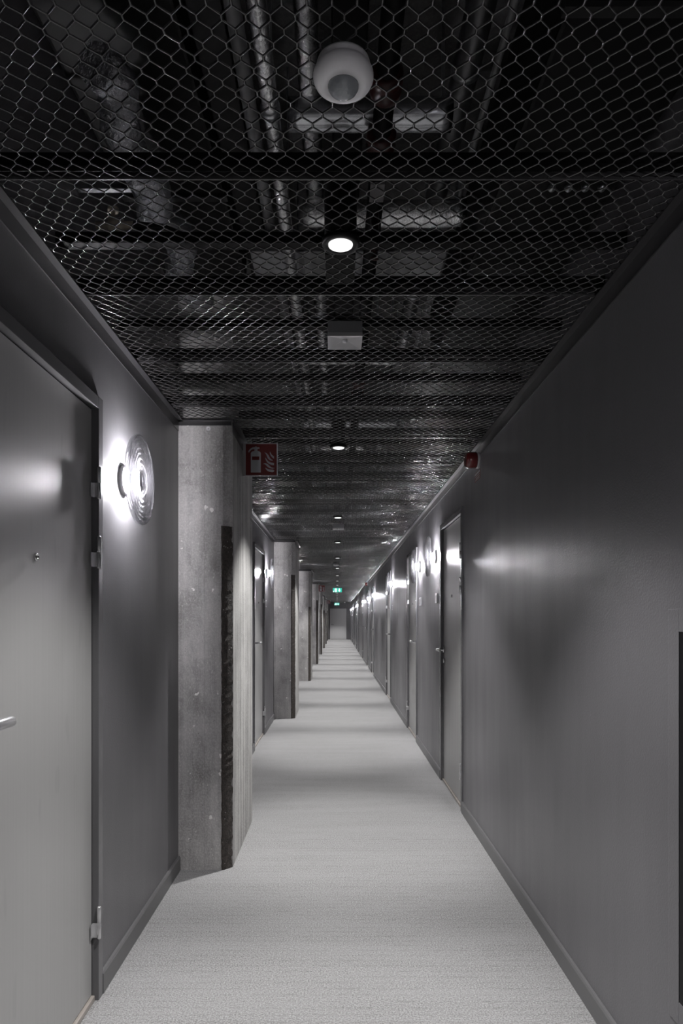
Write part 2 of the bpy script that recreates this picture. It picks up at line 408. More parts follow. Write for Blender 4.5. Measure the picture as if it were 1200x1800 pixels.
# ------------------------------------------------------------------ doors
def door_tree(side, hinge_near, x):
    """door standing in the wall at plane x; side=+1 room is towards +x. origin at near bottom corner"""
    root = empty('door_0')
    X = lambda d: side * d      # d>0 into the corridor
    fb = MB(); fw = 0.042
    fb.bbox(X(-0.09), X(0.012), 0, fw, 0, DH, 0.002); fb.bbox(X(-0.09), X(0.012), DW - fw, DW, 0, DH, 0.002)
    fb.bbox(X(-0.09), X(0.012), fw, DW - fw, DH - fw, DH, 0.002)
    # rebate stop
    fb.box(X(-0.09), X(-0.052), fw, fw + 0.014, 0, DH - fw); fb.box(X(-0.09), X(-0.052), DW - fw - 0.014, DW - fw, 0, DH - fw)
    fb.box(X(-0.09), X(-0.052), fw, DW - fw, DH - fw - 0.014, DH - fw)
    fr_ = fb.build('door_frame', M['frame'], root)
    g_ = 0.005
    lf = MB().bbox(X(-0.050), X(-0.012), fw + g_, DW - fw - g_, 0.022, DH - fw - g_, 0.0015).build('door_leaf', M['door'], root)
    MB().box(X(-0.16), X(-0.092), 0.001, DW - 0.001, 0.0, DH - 0.001).build('rebate_backing', M['gap'], root)
    MB().bbox(X(-0.09), X(-0.001), fw, DW - fw, 0, 0.018, 0.004).build('threshold', M['thresh'], root)
    hy = fw * 0.9 if hinge_near else DW - fw * 0.9
    dirn = 1 if hinge_near else -1
    for z in (1.79, 1.55, 0.27):
        hb = MB()
        hb.lathe([(0.0, -0.056), (0.006, -0.056), (0.0075, -0.053), (0.0075, -0.001), (0.006, 0), (0.0075, 0.001), (0.0075, 0.053), (0.006, 0.056), (0, 0.056)], (X(0.013), hy + dirn * 0.006, z), 'Z', 16)
        hb.box(X(-0.008), X(-0.0055), hy + dirn * 0.008, hy + dirn * 0.03, z - 0.05, z + 0.0)
        hb.box(X(-0.008), X(0.012), hy + dirn * 0.008, hy + dirn * 0.0105, z - 0.05, z + 0.0)
        hb.build('hinge', M['brushed'], root)
    # peephole
    pc = DW / 2
    ph = MB().lathe([(0.0115, -0.008), (0.0115, -0.003), (0.009, -0.001), (0.0055, -0.001), (0.0055, -0.006), (0, -0.006)], (0, pc, 1.493), 'X', 24, side)
    ph.build('peephole', M['chrome'], root)
    ly = DW - fw - 0.055 if hinge_near else fw + 0.055    # spindle position
    ld = -1 if hinge_near else 1                          # lever points towards the hinge
    h = MB().lathe([(0.026, -0.009), (0.026, -0.002), (0.024, 0.0), (0.011, 0.0), (0.011, 0.046), (0, 0.046)], (0, ly, 1.073), 'X', 24, side)
    h.lathe([(0.0, -0.013), (0.011, -0.013), (0.0115, 0.0), (0.0115, 0.052), (0.0, 0.052)], (X(0.05), ly, 1.073), 'Y', 24, ld)
    h = h.build('handle', M['chrome'], root)
    MB().lathe([(0.0, 0.05), (0.0125, 0.05), (0.0130, 0.052), (0.0130, 0.130), (0.0115, 0.134), (0, 0.134)], (X(0.05), ly, 1.073), 'Y', 24, ld).build('grip', M['brushed'], h)
    MB().lathe([(0.022, -0.009), (0.022, -0.003), (0.020, -0.001), (0.0, -0.001)], (0, ly, 0.985), 'X', 24, side).build('keyhole_plate', M['chrome'], root)
    return root
ndoor = [0]
def put_door(proto, x, y, side, label):
    ndoor[0] += 1
    o = proto if not proto.get('used') else copy_tree(proto)
    proto['used'] = 1
    o.name = 'door_%d' % ndoor[0]
    o.location = (x, y, 0)
    struct(o, label, 'door')
    return o
pl = door_tree(1, False, XL)       # left wall: hinges at the far side
pr_n = door_tree(-1, True, XR)     # right wall: hinges at the near side
pr_f = door_tree(-1, False, XR)
for i, y in enumerate(LD[:]):
    lab = ['pale grey flush door on the pillar side, largest in view, with round peephole', 'grey flush door between the first and second concrete pillars'][i] if i < 2 else 'grey flush door %s bay down the pillar side' % ['third', 'fourth', 'fifth', 'sixth', 'seventh', 'eighth'][i - 2]
    put_door(pl, XL, y, 1, lab)
ords = ['first', 'second', 'third', 'fourth', 'fifth', 'sixth', 'seventh', 'eighth', 'ninth', 'tenth', 'eleventh', 'twelfth', 'thirteenth', 'fourteenth', 'fifteenth', 'sixteenth', 'seventeenth', 'eighteenth', 'nineteenth', 'twentieth']
for i, (y, hn) in enumerate(RD):
    put_door(pr_n if hn else pr_f, XR, y, -1, 'grey flush bedroom door, %s along the long bare wall' % ords[i])
for p in (pl, pr_n, pr_f):
    if 'used' in p: pass
for o in bpy.data.objects:
    if 'used' in o: del o['used']
# end door
root = empty('door_20', (0, Y1, 0))
fb = MB(); fb.box(EX0, EX0 + 0.05, -0.012, 0.08, 0, EH).box(EX1 - 0.05, EX1, -0.012, 0.08, 0, EH).box(EX0 + 0.05, EX1 - 0.05, -0.012, 0.08, EH - 0.05, EH)
fb.build('door_frame', M['enddoor'], root)
MB().bbox(EX0 + 0.052, EX1 - 0.052, -0.004, 0.06, 0.01, EH - 0.052, 0.002).build('door_leaf', M['enddoor'], root)
h = MB().lathe([(0.026, 0.004), (0.026, 0.012), (0.012, 0.012), (0.012, 0.05), (0, 0.05)], (EX0 + 0.12, 0, 0.95), 'Y', 16, -1)
h.tube([(EX0 + 0.115, -0.055, 0.95), (EX0 + 0.25, -0.055, 0.95)], 0.011, 12)
h.build('handle', M['chrome'], root)
struct(root, 'pale grey flush door closing the far end of the corridor', 'door')

# ------------------------------------------------------------------ concrete pillars
def pillar(i, y):
    root = empty('concrete_pillar', ((XL + XC) / 2, y, 0))
    cx = root.location.x
    ch = 0.046; x0, x1 = XL + 0.001 - cx, XC - cx
    rs = random.Random(i)
    zs = [0, 0.4, 0.9, 1.35, 1.81, 2.1, 2.5, HS]
    # main body: front face with a chamfer at the corridor corner
    b = MB(); b.cur = 0
    pts = [(x0, 0), (x1 - ch, 0), (x1, ch * 0.9), (x1, PDEP), (x0, PDEP)]
    n = 5
    for k in range(len(zs) - 1):
        za, zb = zs[k], zs[k + 1]
        for e in range(n):
            a, c = pts[e], pts[(e + 1) % n]
            b.cur = 1 if e in (2,) else 0
            b.add([(a[0], a[1], za), (c[0], c[1], za), (c[0], c[1], zb), (a[0], a[1], zb)], [(0, 1, 2, 3)])
    b.cur = 0
    b.add([(p[0], p[1], HS) for p in pts], [tuple(range(n))]); b.add([(p[0], p[1], 0) for p in pts], [tuple(range(n))])
    b.build('shaft', [M['conc'], M['conc_side']], root)
    # chipped dark corner strip up to shoulder height
    c = MB(); N = 90; top = 1.81 - (0.0 if i == 0 else rs.uniform(-0.15, 0.25)); vs = []
    for k in range(N + 1):
        z = top * k / N
        j = lambda s: rs.uniform(-s, s)
        e = 1.0 if k not in (0,) else 1.0
        vs += [(x1 - ch - 0.008 + j(0.0018), -0.0015, z), (x1 - ch + 0.001, -0.0035 + j(0.0012), z), (x1 - ch * 0.5 + j(0.002), ch * 0.45 - 0.006 + j(0.002), z), (x1 + 0.0015, ch * 0.95 + j(0.001), z)]
    fs = [(r * 4 + q, r * 4 + q + 1, r * 4 + q + 5, r * 4 + q + 4) for r in range(N) for q in range(3)]
    # close the back so the strip has real depth
    o = len(vs); vs += [(x1 - ch - 0.006, 0.012, 0), (x1 - 0.012, ch, 0), (x1 - ch - 0.006, 0.012, top), (x1 - 0.012, ch, top)]
    fs += [(0, o, o + 1, 3, 2, 1), (N * 4, N * 4 + 1, N * 4 + 2, N * 4 + 3, o + 3, o + 2)]
    c.add(vs, fs); cc = c.build('chipped_corner', M['agg'], root)
    cc['label'] = 'dark chipped corner with exposed aggregate'
    return root
pl_lab = ['raw concrete pillar with the big red extinguisher sign on its side, largest in view', 'raw concrete pillar, second along the wall, beyond the glowing lamp']
for i, y in enumerate(PIL):
    o = pillar(i, y)
    tag(o, pl_lab[i] if i < 2 else 'raw concrete pillar, %s in the row of eight along the wall' % ords[i], 'pillar', 'row of concrete pillars')
# tie-hole plug on the first pillar
tag(MB().lathe([(0.0115, 0), (0.0115, 0.003), (0.0085, 0.004), (0.0060, 0.002), (0.0, -0.002)], (-0.676, PIL[0], 2.322), 'Y', 20, -1).build('tie_hole_plug', M['plate']), 'small white round plug near the top of the largest pillar', 'plug')

# ------------------------------------------------------------------ mesh ceiling panels
PX, PY, PP = 0.043, 0.058, 0.58
def strands(x0, x1, y0, y1, xoff, tilt, notch=None):
    """expanded metal between y0..y1 as flat tilted strips; returns verts, faces"""
    hy = PY / 2; bond = 0.0105
    rows = int(round((y1 - y0) / hy)); segs = []
    ncol = int((x1 - x0) / (PX / 2)) + 2
    for r in range(rows):
        ya, yb = y0 + r * hy, y0 + (r + 1) * hy
        for c in range(ncol):
            xa = xoff + c * PX / 2; par = (r + c) & 1
            xb = xa + PX / 2
            if xa < x0 - 1e-6 or xb > x1 + 1e-6: continue
            if notch and ya < notch[2] and yb > notch[1] and xa < notch[0]: continue
            p, q = (xa, xb) if par == 0 else (xb, xa)
            segs.append((p, ya + bond / 2, q, yb - bond / 2))
            if par == 0:   # bond at the start node
                segs.append((p, ya - bond / 2, p, ya + bond / 2))
    S = np.array(segs); P0 = np.stack([S[:, 0], S[:, 1], np.zeros(len(S))], 1); P1 = np.stack([S[:, 2], S[:, 3], np.zeros(len(S))], 1)
    d = P1 - P0; d /= np.linalg.norm(d, axis=1)[:, None]
    wv = np.array([math.sin(tilt), 0, math.cos(tilt)]); W = np.tile(wv, (len(S), 1)); W -= d * (W * d).sum(1)[:, None]; W /= np.linalg.norm(W, axis=1)[:, None]
    T = np.cross(d, W)
    isb = np.abs(d[:, 0]) < 1e-3
    hw = np.where(isb, 0.0017, 0.0017)[:, None]; ht = np.where(isb, 0.0019, 0.0011)[:, None]
    vs = np.stack([P + a * W * hw + b_ * T * ht for P in (P0, P1) for a, b_ in ((-1, -1), (1, -1), (1, 1), (-1, 1))], 1).reshape(-1, 3)
    base = (np.arange(len(S)) * 8)[:, None]
    F = np.concatenate([base + np.array([[i, (i + 1) % 4, 4 + (i + 1) % 4, 4 + i]]) for i in range(4)], 1).reshape(-1, 4)
    return vs, F
def mesh_from(vs, F, m, name):
    me = bpy.data.meshes.new(name); me.vertices.add(len(vs)); me.vertices.foreach_set('co', vs.astype(np.float32).ravel())
    me.loops.add(F.size); me.loops.foreach_set('vertex_index', F.astype(np.int32).ravel())
    me.polygons.add(len(F)); me.polygons.foreach_set('loop_start', (np.arange(len(F)) * 4).astype(np.int32))
    me.update(calc_edges=True); me.validate(); me.materials.append(m); return me
def edge_mesh(x0, x1):
    b = MB(); b.box(x0, x1, 0.0006, 0.0022, -0.006, 0.014).box(x0, x1, PP - 0.0022, PP - 0.0006, -0.006, 0.014)
    return b
ZM = HC + 0.008
x0m, x1m = XL + 0.006, XR - 0.006
cache = {}
near_lab = {}
specials = {1: 'holding the round white motion sensor', 2: 'holding the nearest lit downlight', 3: 'holding the square grey emergency light', 4: 'meeting the front of the largest pillar', 5: 'beside the top of the largest pillar, near the red extinguisher sign'}
k0 = -1; ys = []
y = 1.626 - PP * 2
k = 0
while y < Y1 - 0.01:
    ye = min(y + PP, Y1)
    tilt = R(34) if (k % 2 == 0) else R(-34)
    notch = None
    for p in PIL:
        if y < p + PDEP + 0.004 and ye > p - 0.004: notch = (XC + 0.003, p - 0.004 - y, p + PDEP + 0.004 - y)
    full = ye - y > PP - 0.01
    key = (k % 2,) if (notch is None and full) else None
    if key and key in cache: me, em = cache[key]
    else:
        vs, F = strands(x0m, x1m, 0.0, round((ye - y) / (PY / 2)) * PY / 2 if full else int((ye - y) / (PY / 2)) * PY / 2, x0m + (k % 3) * 0.004, tilt, notch)
        me = mesh_from(vs, F, M['mesh'], 'expanded_mesh')
        em = None
        if key: cache[key] = (me, None)
    root = empty('mesh_ceiling_panel', (0, y, ZM))
    o = bpy.data.objects.new('expanded_mesh', me); COL.objects.link(o); o.parent = root
    xa = (XC + 0.004) if (notch and notch[1] <= 0.01) else x0m
    xb2 = (XC + 0.004) if (notch and notch[2] >= PP - 0.01) else x0m
    b = MB(); b.box(xa, x1m, 0.0006, 0.0022, -0.004, 0.014)
    if full: b.box(xb2, x1m, PP - 0.0022, PP - 0.0006, -0.004, 0.014)
    b.build('edge_bar', M['mesh'], root)
    kk = k
    if kk in (0,): lab = 'black expanded mesh ceiling panel at the top edge of the picture'
    elif kk in specials: lab = 'black expanded mesh ceiling panel ' + specials[kk]
    elif kk < 20: lab = 'black expanded mesh ceiling panel, %s row past the largest pillar' % ords[kk - 6] if kk >= 6 else ''
    else: lab = 'black expanded mesh ceiling panel in the far run beyond the third pillar'
    tag(root, lab, 'ceiling panel', 'black mesh ceiling panels' if kk < 20 else 'far black mesh ceiling panels')
    ys.append(y); y += PP; k += 1

# carrier rails above the mesh
def rail_obj():
    b = MB(); b.box(XL + 0.002, XR - 0.002, -0.020, 0.020, 0, 0.003).box(XL + 0.002, XR - 0.002, -0.020, -0.017, 0, 0.032).box(XL + 0.002, XR - 0.002, 0.017, 0.020, 0, 0.032)
    return b.build('carrier_rail', M['blackmetal'])
rail = rail_obj(); rail_n = rail_obj()
# short rails that stop at the pillars
me_s = rail_n.data
for v in me_s.vertices:
    if v.co.x < 0: v.co.x = XC + 0.012
first = {0: True, 1: True}; i = 0
spots_r = []
q = 0
while 1.626 + PP * q < 43.7:
    spots_r.append((1.626 + PP * q, 0.024)); spots_r.append((2.04 + PP * q, 0.072)); q += 1
for y, zz in spots_r:
    if zz > 0.05 and y > 21: continue
    hit = any(p - 0.03 < y < p + PDEP + 0.03 for p in PIL)
    src = rail_n if hit else rail
    if first[hit]: o = src; first[hit] = False
    else: o = src.copy(); COL.objects.link(o)
    yr = y
    for sy in SPOT_Y:
        if abs(yr - sy) < 0.078: yr = sy + math.copysign(0.078, yr - sy)
        if zz < 0.05 and sy - 0.078 < yr < sy + 0.302: yr = sy + 0.305 if yr > sy + 0.1 else sy - 0.08
    o.location = (0, yr, HC + zz)
    if i < 14: lab = 'black steel carrier rail above the mesh, %s counted from the motion sensor' % ords[i]
    else: lab = 'black steel carrier rail above the mesh, beyond the front of the largest pillar'
    tag(o, lab, 'rail', 'ceiling carrier rails' if i < 14 else 'far ceiling carrier rails')
    i += 1

# ------------------------------------------------------------------ downlights
def downlight(y):
    root = empty('downlight', (0.01, y, HC))
    MB().lathe([(0.052, 0.006), (0.053, -0.004), (0.050, -0.008), (0.036, -0.008), (0.034, -0.005), (0.030, 0.006)], axis='Z', n=32).build('bezel', M['blackmetal'], root)
    MB().lathe([(0.0298, 0.001), (0.028, 0.012), (0.022, 0.022), (0.0, 0.024)], axis='Z', n=28).build('reflector', M['refl'], root)
    MB().lathe([(0.0338, -0.005), (0.0335, -0.0085), (0.030, -0.0105), (0.018, -0.0110), (0.0, -0.0112)], axis='Z', n=28).build('lens', M['dlens'], root)
    MB().lathe([(0.045, 0.0065), (0.045, 0.16), (0.040, 0.165), (0.0, 0.165)], axis='Z', n=24).build('housing', M['blackmetal'], root)
    MB().bbox(-0.045, 0.045, 0.10, 0.28, 0.020, 0.066).build('driver_box', M['blackmetal'], root)
    return root
dl = None
for i, y in enumerate(SPOT_Y):
    if y > 0:
        if dl is None: o = dl = downlight(y)
        else: o = copy_tree(dl); o.location.y = y
        if i == 1: lab = 'round black recessed downlight, lit, between the motion sensor and the emergency light'
        else: lab = 'small lit recessed downlight, %s along the mesh ceiling' % (ords + ['twenty-first'])[i - 1]
        tag(o, lab, 'downlight', 'row of recessed downlights')
    for pw, ang, bl in ((SPOT_W, 62, 0.8), (SPILL_W, 96, 0.5)):
        L = bpy.data.lights.new('spot', 'SPOT'); L.energy = pw; L.spot_size = R(ang); L.spot_blend = bl; L.shadow_soft_size = 0.022
        L.color = (1.0, 0.985, 0.975)
        lo = bpy.data.objects.new('spot_light', L); COL.objects.link(lo); lo.location = (0.01, y, HC - 0.034)

# ------------------------------------------------------------------ glass wall lamps
def wall_lamp(side):
    root = empty('wall_lamp')
    X = side
    MB().lathe([(0.056, 0.0), (0.056, 0.014), (0.053, 0.018), (0.032, 0.020), (0.028, 0.026), (0, 0.026)], (0, 0, 0), 'X', 36, X).build('base', M['lampbase'], root)
    MB().lathe([(0.0, 0.0262), (0.025, 0.0262), (0.031, 0.031), (0.031, 0.052), (0.026, 0.0565), (0, 0.0565)], (0, 0, 0), 'X', 16, X).build('bulb', M['bulb'], root)
    prof = []
    # back face of the disc with pressed rings
    N = 78
    for k in range(N + 1):
        r = 0.166 * k / N
        z = 0.0652 + 0.0040 * math.sin(r / 0.0095 * math.pi) * (r > 0.038)
        prof.append((max(r, 0.0001), z))
    prof += [(0.170, 0.0605), (0.1735, 0.064), (0.175, 0.070), (0.1735, 0.076), (0.170, 0.0795), (0.166, 0.078)]
    for k in range(N, -1, -1):
        r = 0.160 * k / N
        z = 0.0765 + 0.0042 * math.sin(r / 0.0095 * math.pi + 1.5) * (r > 0.038)
        prof.append((max(r, 0.0001), z))
    MB().lathe(prof, (0, 0, 0), 'X', 72, X).build('glass_disc', M['glass'], root)
    MB().lathe([(0.0, 0.0567), (0.034, 0.0567), (0.035, 0.0580), (0.034, 0.0598), (0.0, 0.0598)], (0, 0, 0), 'X', 28, X).build('centre_cap', M['cap'], root)
    return root
LZ = 1.86
LL = [2.66 + 5.42 * i for i in range(8)]
RL = [5.92, 7.05, 10.5, 15.5, 18.0, 21.5, 26.05 + 1.5, 28.65, 34.7, 36.5, 40.5]
lp = wall_lamp(1)
for i, y in enumerate(LL):
    o = lp if i == 0 else copy_tree(lp)
    o.location = (XL, y, LZ)
    lab = ['glowing pressed-glass disc wall lamp beside the largest grey door', 'glowing glass disc wall lamp between the first and second pillars'][i] if i < 2 else 'glass disc wall lamp in the %s bay behind the pillars' % ords[i]
    tag(o, lab, 'wall lamp', 'glass disc wall lamps on the pillar side')
rp = wall_lamp(-1)
for i, y in enumerate(RL):
    o = rp if i == 0 else copy_tree(rp)
    o.location = (XR, y, LZ)
    tag(o, 'glowing glass disc wall lamp, %s along the long bare wall' % ords[i], 'wall lamp', 'glass disc wall lamps on the bare wall')

o = copy_tree(rp); o.location = (XR, -0.35, LZ)  # extra lamp added behind the viewer to brighten the near motion sensor
tag(o, 'added glass disc wall lamp, out of view on the bare wall before the black panel', 'wall lamp', 'glass disc wall lamps on the bare wall')

# room plates below the lamps
def plate(side):
    root = empty('room_plate')
    MB().bbox(0, side * 0.012, -0.055, 0.055, -0.042, 0.042, 0.003).build('panel', M['plate'], root)
    b = MB(); X0, X1 = side * 0.0115, side * 0.0128
    b.box(X0, X1, -0.040, -0.006, -0.028, 0.026).box(X0, X1, 0.006, 0.040, -0.028, 0.026)
    b.build('inlay', M['platedark'], root)
    return root
pp = plate(-1); PLr = [(5.86, 1.497), (7.0, 1.497), (10.5, 1.497), (15.55, 1.497), (18.05, 1.497)]
for i, (y, z) in enumerate(PLr):
    o = pp if i == 0 else copy_tree(pp)
    o.location = (XR, y, z)
    tag(o, 'small pale room plate under the %s wall lamp of the bare wall' % ords[i], 'plate', 'room plates on the bare wall')
o = plate(1); o.location = (XL, 7.95, 1.50)
tag(o, 'small pale room plate under the glass lamp between two pillars', 'plate')

# ------------------------------------------------------------------ devices on the ceiling
def motion_sensor():
    root = empty('motion_sensor')
    prof = [(0.049, 0.0), (0.0505, -0.004), (0.0495, -0.011), (0.0495, -0.012), (0.0545, -0.017), (0.0570, -0.023), (0.0565, -0.030), (0.053, -0.037), (0.046, -0.042), (0.0305, -0.045), (0.0295, -0.043), (0.0, -0.042)]
    MB().lathe(prof, axis='Z', n=48).build('body', M['white'], root)
    MB().lathe([(0.0292, -0.0425), (0.0288, -0.047), (0.025, -0.053), (0.018, -0.058), (0.009, -0.0605), (0.0, -0.061)], axis='Z', n=32).build('lens', M['lens'], root)
    return root
ms = motion_sensor()
for i, (x, y) in enumerate(((0.012, 1.285), (-0.016, 12.9), (-0.012, 26.3))):
    o = ms if i == 0 else copy_tree(ms)
    o.location = (x, y, HC + 0.004)
    tag(o, ['round white motion sensor hanging large below the near mesh', 'small white motion sensor on the mesh beyond the second pillar', 'tiny white motion sensor just past the green exit sign'][i], 'motion sensor', 'white motion sensors')
# emergency lights
def emergency():
    root = empty('emergency_light')
    MB().bbox(-0.06, 0.06, 0, 0.12, -0.034, 0.006, 0.002).build('housing', M['platedark'], root)
    b = MB(); s_, r_ = 0.0605, 0.020
    # square face sunk to the lens like an envelope
    for a in range(4):
        pass
    V = [(-s_, -0.0005), (s_, -0.0005), (s_, 0.1205), (-s_, 0.1205)]
    C = [(-0.012, 0.048), (0.012, 0.048), (0.012, 0.072), (-0.012, 0.072)]
    vs = [(x, y, -0.0342) for x, y in V] + [(x, y, -0.0470) for x, y in V] + [(x, y, -0.0370) for x, y in C]
    b.add(vs, [(i, (i + 1) % 4, 4 + (i + 1) % 4, 4 + i) for i in range(4)] + [(4 + i, 4 + (i + 1) % 4, 8 + (i + 1) % 4, 8 + i) for i in range(4)] + [(8, 9, 10, 11), (3, 2, 1, 0)])
    b.build('face_plate', M['greyplastic'], root)
    MB().lathe([(0.009, -0.0372), (0.009, -0.0430), (0.006, -0.047), (0, -0.048)], (0, 0.06, 0), 'Z', 20).build('lens', M['led'], root)
    return root
em_ = emergency(); em_.location = (0.028, 2.372, HC - 0.012)
tag(em_, 'square grey emergency light with central lens hanging below the near mesh', 'emergency light', 'square emergency lights')
o = copy_tree(em_); o.location = (0.016, 7.5, HC - 0.004)
tag(o, 'small square emergency light on the mesh above the second pillar bay', 'emergency light', 'square emergency lights')
tag(MB().lathe([(0.05, 0.0), (0.05, -0.012), (0.042, -0.03), (0.02, -0.034), (0, -0.034)], (0.48, 42.6, HC - 0.0), 'Z', 20).build('smoke_detector', M['white']), 'tiny white smoke detector near the end door', 'smoke detector')

# exit signs
def exit_sign():
    root = empty('exit_sign')
    MB().bbox(-0.155, 0.155, 0.0, 0.03, 0, 0.15, 0.003).build('housing', M['greyplastic'], root)
    MB().box(-0.148, 0.148, -0.003, 0.001, 0.006, 0.144).build('face', M['exitgreen'], root)
    to3 = lambda u, v, d: (u, -0.0032 - d, v)
    p = MB()
    # white doorway with a green running figure
    p.poly([(-0.09, 0.02), (-0.02, 0.02), (-0.02, 0.13), (-0.09, 0.13)], to3, 0.001)
    p.poly([(0.065, 0.02), (0.105, 0.066), (0.082, 0.066), (0.082, 0.128), (0.048, 0.128), (0.048, 0.066), (0.025, 0.066)], to3, 0.001)
    p.poly([(-0.142, 0.012), (-0.118, 0.012), (-0.118, 0.05), (-0.142, 0.05)], to3, 0.001)
    p.build('pictogram', M['exitwhite'], root)
    f = MB(); t3 = lambda u, v, d: (u, -0.0045 - d, v)
    f.lathe([(0.009, 0.0), (0.009, 0.001), (0, 0.001)], (-0.054, -0.0045, 0.113), 'Y', 12, -1)
    f.poly([(-0.064, 0.100), (-0.044, 0.100), (-0.040, 0.068), (-0.028, 0.050), (-0.036, 0.044), (-0.050, 0.062), (-0.062, 0.028), (-0.072, 0.032), (-0.064, 0.066)], t3, 0.001)
    f.build('running_figure', M['exitgreen'], root)
    b = MB(); b.tube([(-0.10, 0.015, 0.15), (-0.10, 0.015, 0.215)], 0.004, 8).tube([(0.10, 0.015, 0.15), (0.10, 0.015, 0.215)], 0.004, 8)
    b.build('hanger', M['brushed'], root)
    return root
ex = exit_sign(); ex.location = (0.015, 23.0, 2.21 + 0.055 - 0.05)
tag(ex, 'green lit exit sign with down arrow, hung mid-corridor', 'exit sign', 'green exit signs')
o = copy_tree(ex); o.location = (0.0, 40.5, 2.13)
tag(o, 'smallest green lit exit sign, hung in front of the end door', 'exit sign', 'green exit signs')

# fire extinguisher signs (flag signs fixed to the pillars' sides)
def fire_sign():
    root = empty('extinguisher_sign')
    S = 0.193
    MB().bbox(0, S, 0, 0.004, 0, S, 0.001).build('panel', M['signwhite'], root)
    MB().box(0.006, S - 0.006, -0.0008, 0.001, 0.006, S - 0.006).build('red_field', M['signred'], root)
    to3 = lambda u, v, d: (u, -0.0009 - d, v)
    sc_ = S / 910.0                    # pixels of the enlarged photo -> metres
    def P(pts): return [((x - 115) * sc_, (1105 - y) * sc_) for x, y in pts]
    e = MB()
    e.poly(P([(285, 1005), (560, 1005), (560, 470), (545, 440), (510, 422), (468, 415), (468, 360), (490, 350), (520, 352), (528, 330), (515, 312), (460, 312), (440, 288), (410, 288), (395, 305), (340, 310), (270, 350), (220, 410), (216, 445), (238, 455), (250, 425), (300, 380), (345, 362), (385, 366), (385, 415), (330, 425), (298, 448), (285, 480)]), to3, 0.0008)
    e.build('extinguisher_symbol', M['signwhite'], root)
    MB().poly(P([(318, 660), (520, 660), (520, 565), (318, 565)]), lambda u, v, d: (u, -0.0018 - d, v), 0.0005).build('symbol_band', M['signred'], root)
    fl = MB()
    for s_ in ([(812, 425), (830, 465), (870, 525), (925, 560), (925, 628), (870, 590), (828, 530), (808, 470)],
               [(660, 452), (720, 475), (765, 520), (810, 600), (850, 645), (900, 668), (870, 680), (810, 668), (755, 620), (725, 550), (700, 490)],
               [(680, 590), (710, 625), (760, 690), (840, 735), (925, 745), (925, 805), (860, 800), (790, 770), (730, 720), (695, 655)],
               [(620, 770), (680, 748), (740, 765), (790, 810), (850, 865), (950, 885), (880, 900), (800, 885), (745, 850), (700, 800), (665, 775)],
               [(680, 870), (740, 905), (820, 925), (900, 928), (932, 950), (920, 985), (880, 1000), (800, 985), (740, 955), (700, 910)]):
        fl.poly(P(s_), to3, 0.0008)
    fl.build('flame_symbol', M['signwhite'], root)
    MB().box(-0.012, 0.0, 0.0, 0.012, 0, S).build('bracket', M['greyplastic'], root)
    return root
fs_ = fire_sign(); fs_.location = (XC + 0.0135, 4.0, 2.157)
tag(fs_, 'large red and white fire extinguisher sign jutting from the first pillar', 'sign', 'red extinguisher signs')
for j, (y, x, z) in enumerate(((19.3, -0.512, 2.150), (36.0, -0.50, 2.150))):
    pass
o = copy_tree(fs_); o.location = (XC + 0.0135, PIL[3] + 0.1, 2.12)
tag(o, 'small red extinguisher sign on the fourth pillar, beside the exit sign', 'sign', 'red extinguisher signs')
o = copy_tree(fs_); o.location = (XC + 0.0135, PIL[6] + 0.1, 2.12)
tag(o, 'tiny red extinguisher sign near the corridor end, above the end door', 'sign', 'red extinguisher signs')

# red sounders on the bare wall
def sounder():
    root = empty('alarm_sounder')
    MB().lathe([(0.048, 0), (0.048, -0.0158), (0, -0.0158)], (0, 0, 0), 'X', 32).build('base', M['greyplastic'], root)
    MB().lathe([(0.046, -0.0162), (0.050, -0.024), (0.050, -0.062), (0.046, -0.078), (0.038, -0.086), (0.030, -0.082), (0, -0.080)], (0, 0, 0), 'X', 32).build('red_body', M['red'], root)
    return root
s1 = sounder(); s1.location = (XR, 4.13, 2.280)
tag(s1, 'glossy red alarm sounder high on the bare wall, before the first door', 'alarm sounder', 'red alarm sounders')
o = copy_tree(s1); o.location = (XR, 19.0, 2.29)
tag(o, 'tiny red alarm sounder far down the bare wall by the lamps', 'alarm sounder', 'red alarm sounders')
# small red notice with white print under the sounder
root = empty('alarm_notice', (XR, 4.18, 2.196))
MB().box(-0.0015, 0, -0.08, 0.08, -0.028, 0.028).build('panel', M['signred'], root)
b = MB()
rs = random.Random(4)
for z, n in ((0.017, 1), (0.002, 9), (-0.010, 8), (-0.020, 9)):
    if n == 1: b.box(-0.0022, -0.0014, -0.074, 0.074, z - 0.006, z + 0.006)
    else:
        yy = -0.066
        for q in range(n):
            wl = rs.uniform(0.008, 0.016)
            if yy + wl > 0.07: break
            b.box(-0.0022, -0.0014, yy, yy + wl, z - 0.0022, z + 0.0022); yy += wl + 0.0035
b.build('print', M['signwhite'], root)
tag(root, 'small red notice with white print just under the large red sounder', 'notice')

# framed black panel at the right edge of view
root = empty('wall_cabinet', (XR, 0, 0))
b = MB(); f0, f1, z0, z1 = 0.95, 1.765, 0.30, 1.345
iy0, iy1, iz0, iz1 = 1.01, 1.712, 0.358, 1.288
b.bbox(-0.004, 0, iy1, f1, z0, z1, 0.001).bbox(-0.004, 0, f0, iy0, z0, z1, 0.001).bbox(-0.004, 0, iy0, iy1, iz1, z1, 0.001).bbox(-0.004, 0, iy0, iy1, z0, iz0, 0.001)
b.build('frame', M['wall'], root)
MB().bbox(-0.003, 0.0, iy0 + 0.001, iy1 - 0.001, iz0 + 0.001, iz1 - 0.001, 0.001).build('panel', M['nicheblack'], root)
tag(root, 'flush grey-framed black panel in the bare wall at the picture edge', 'wall panel')

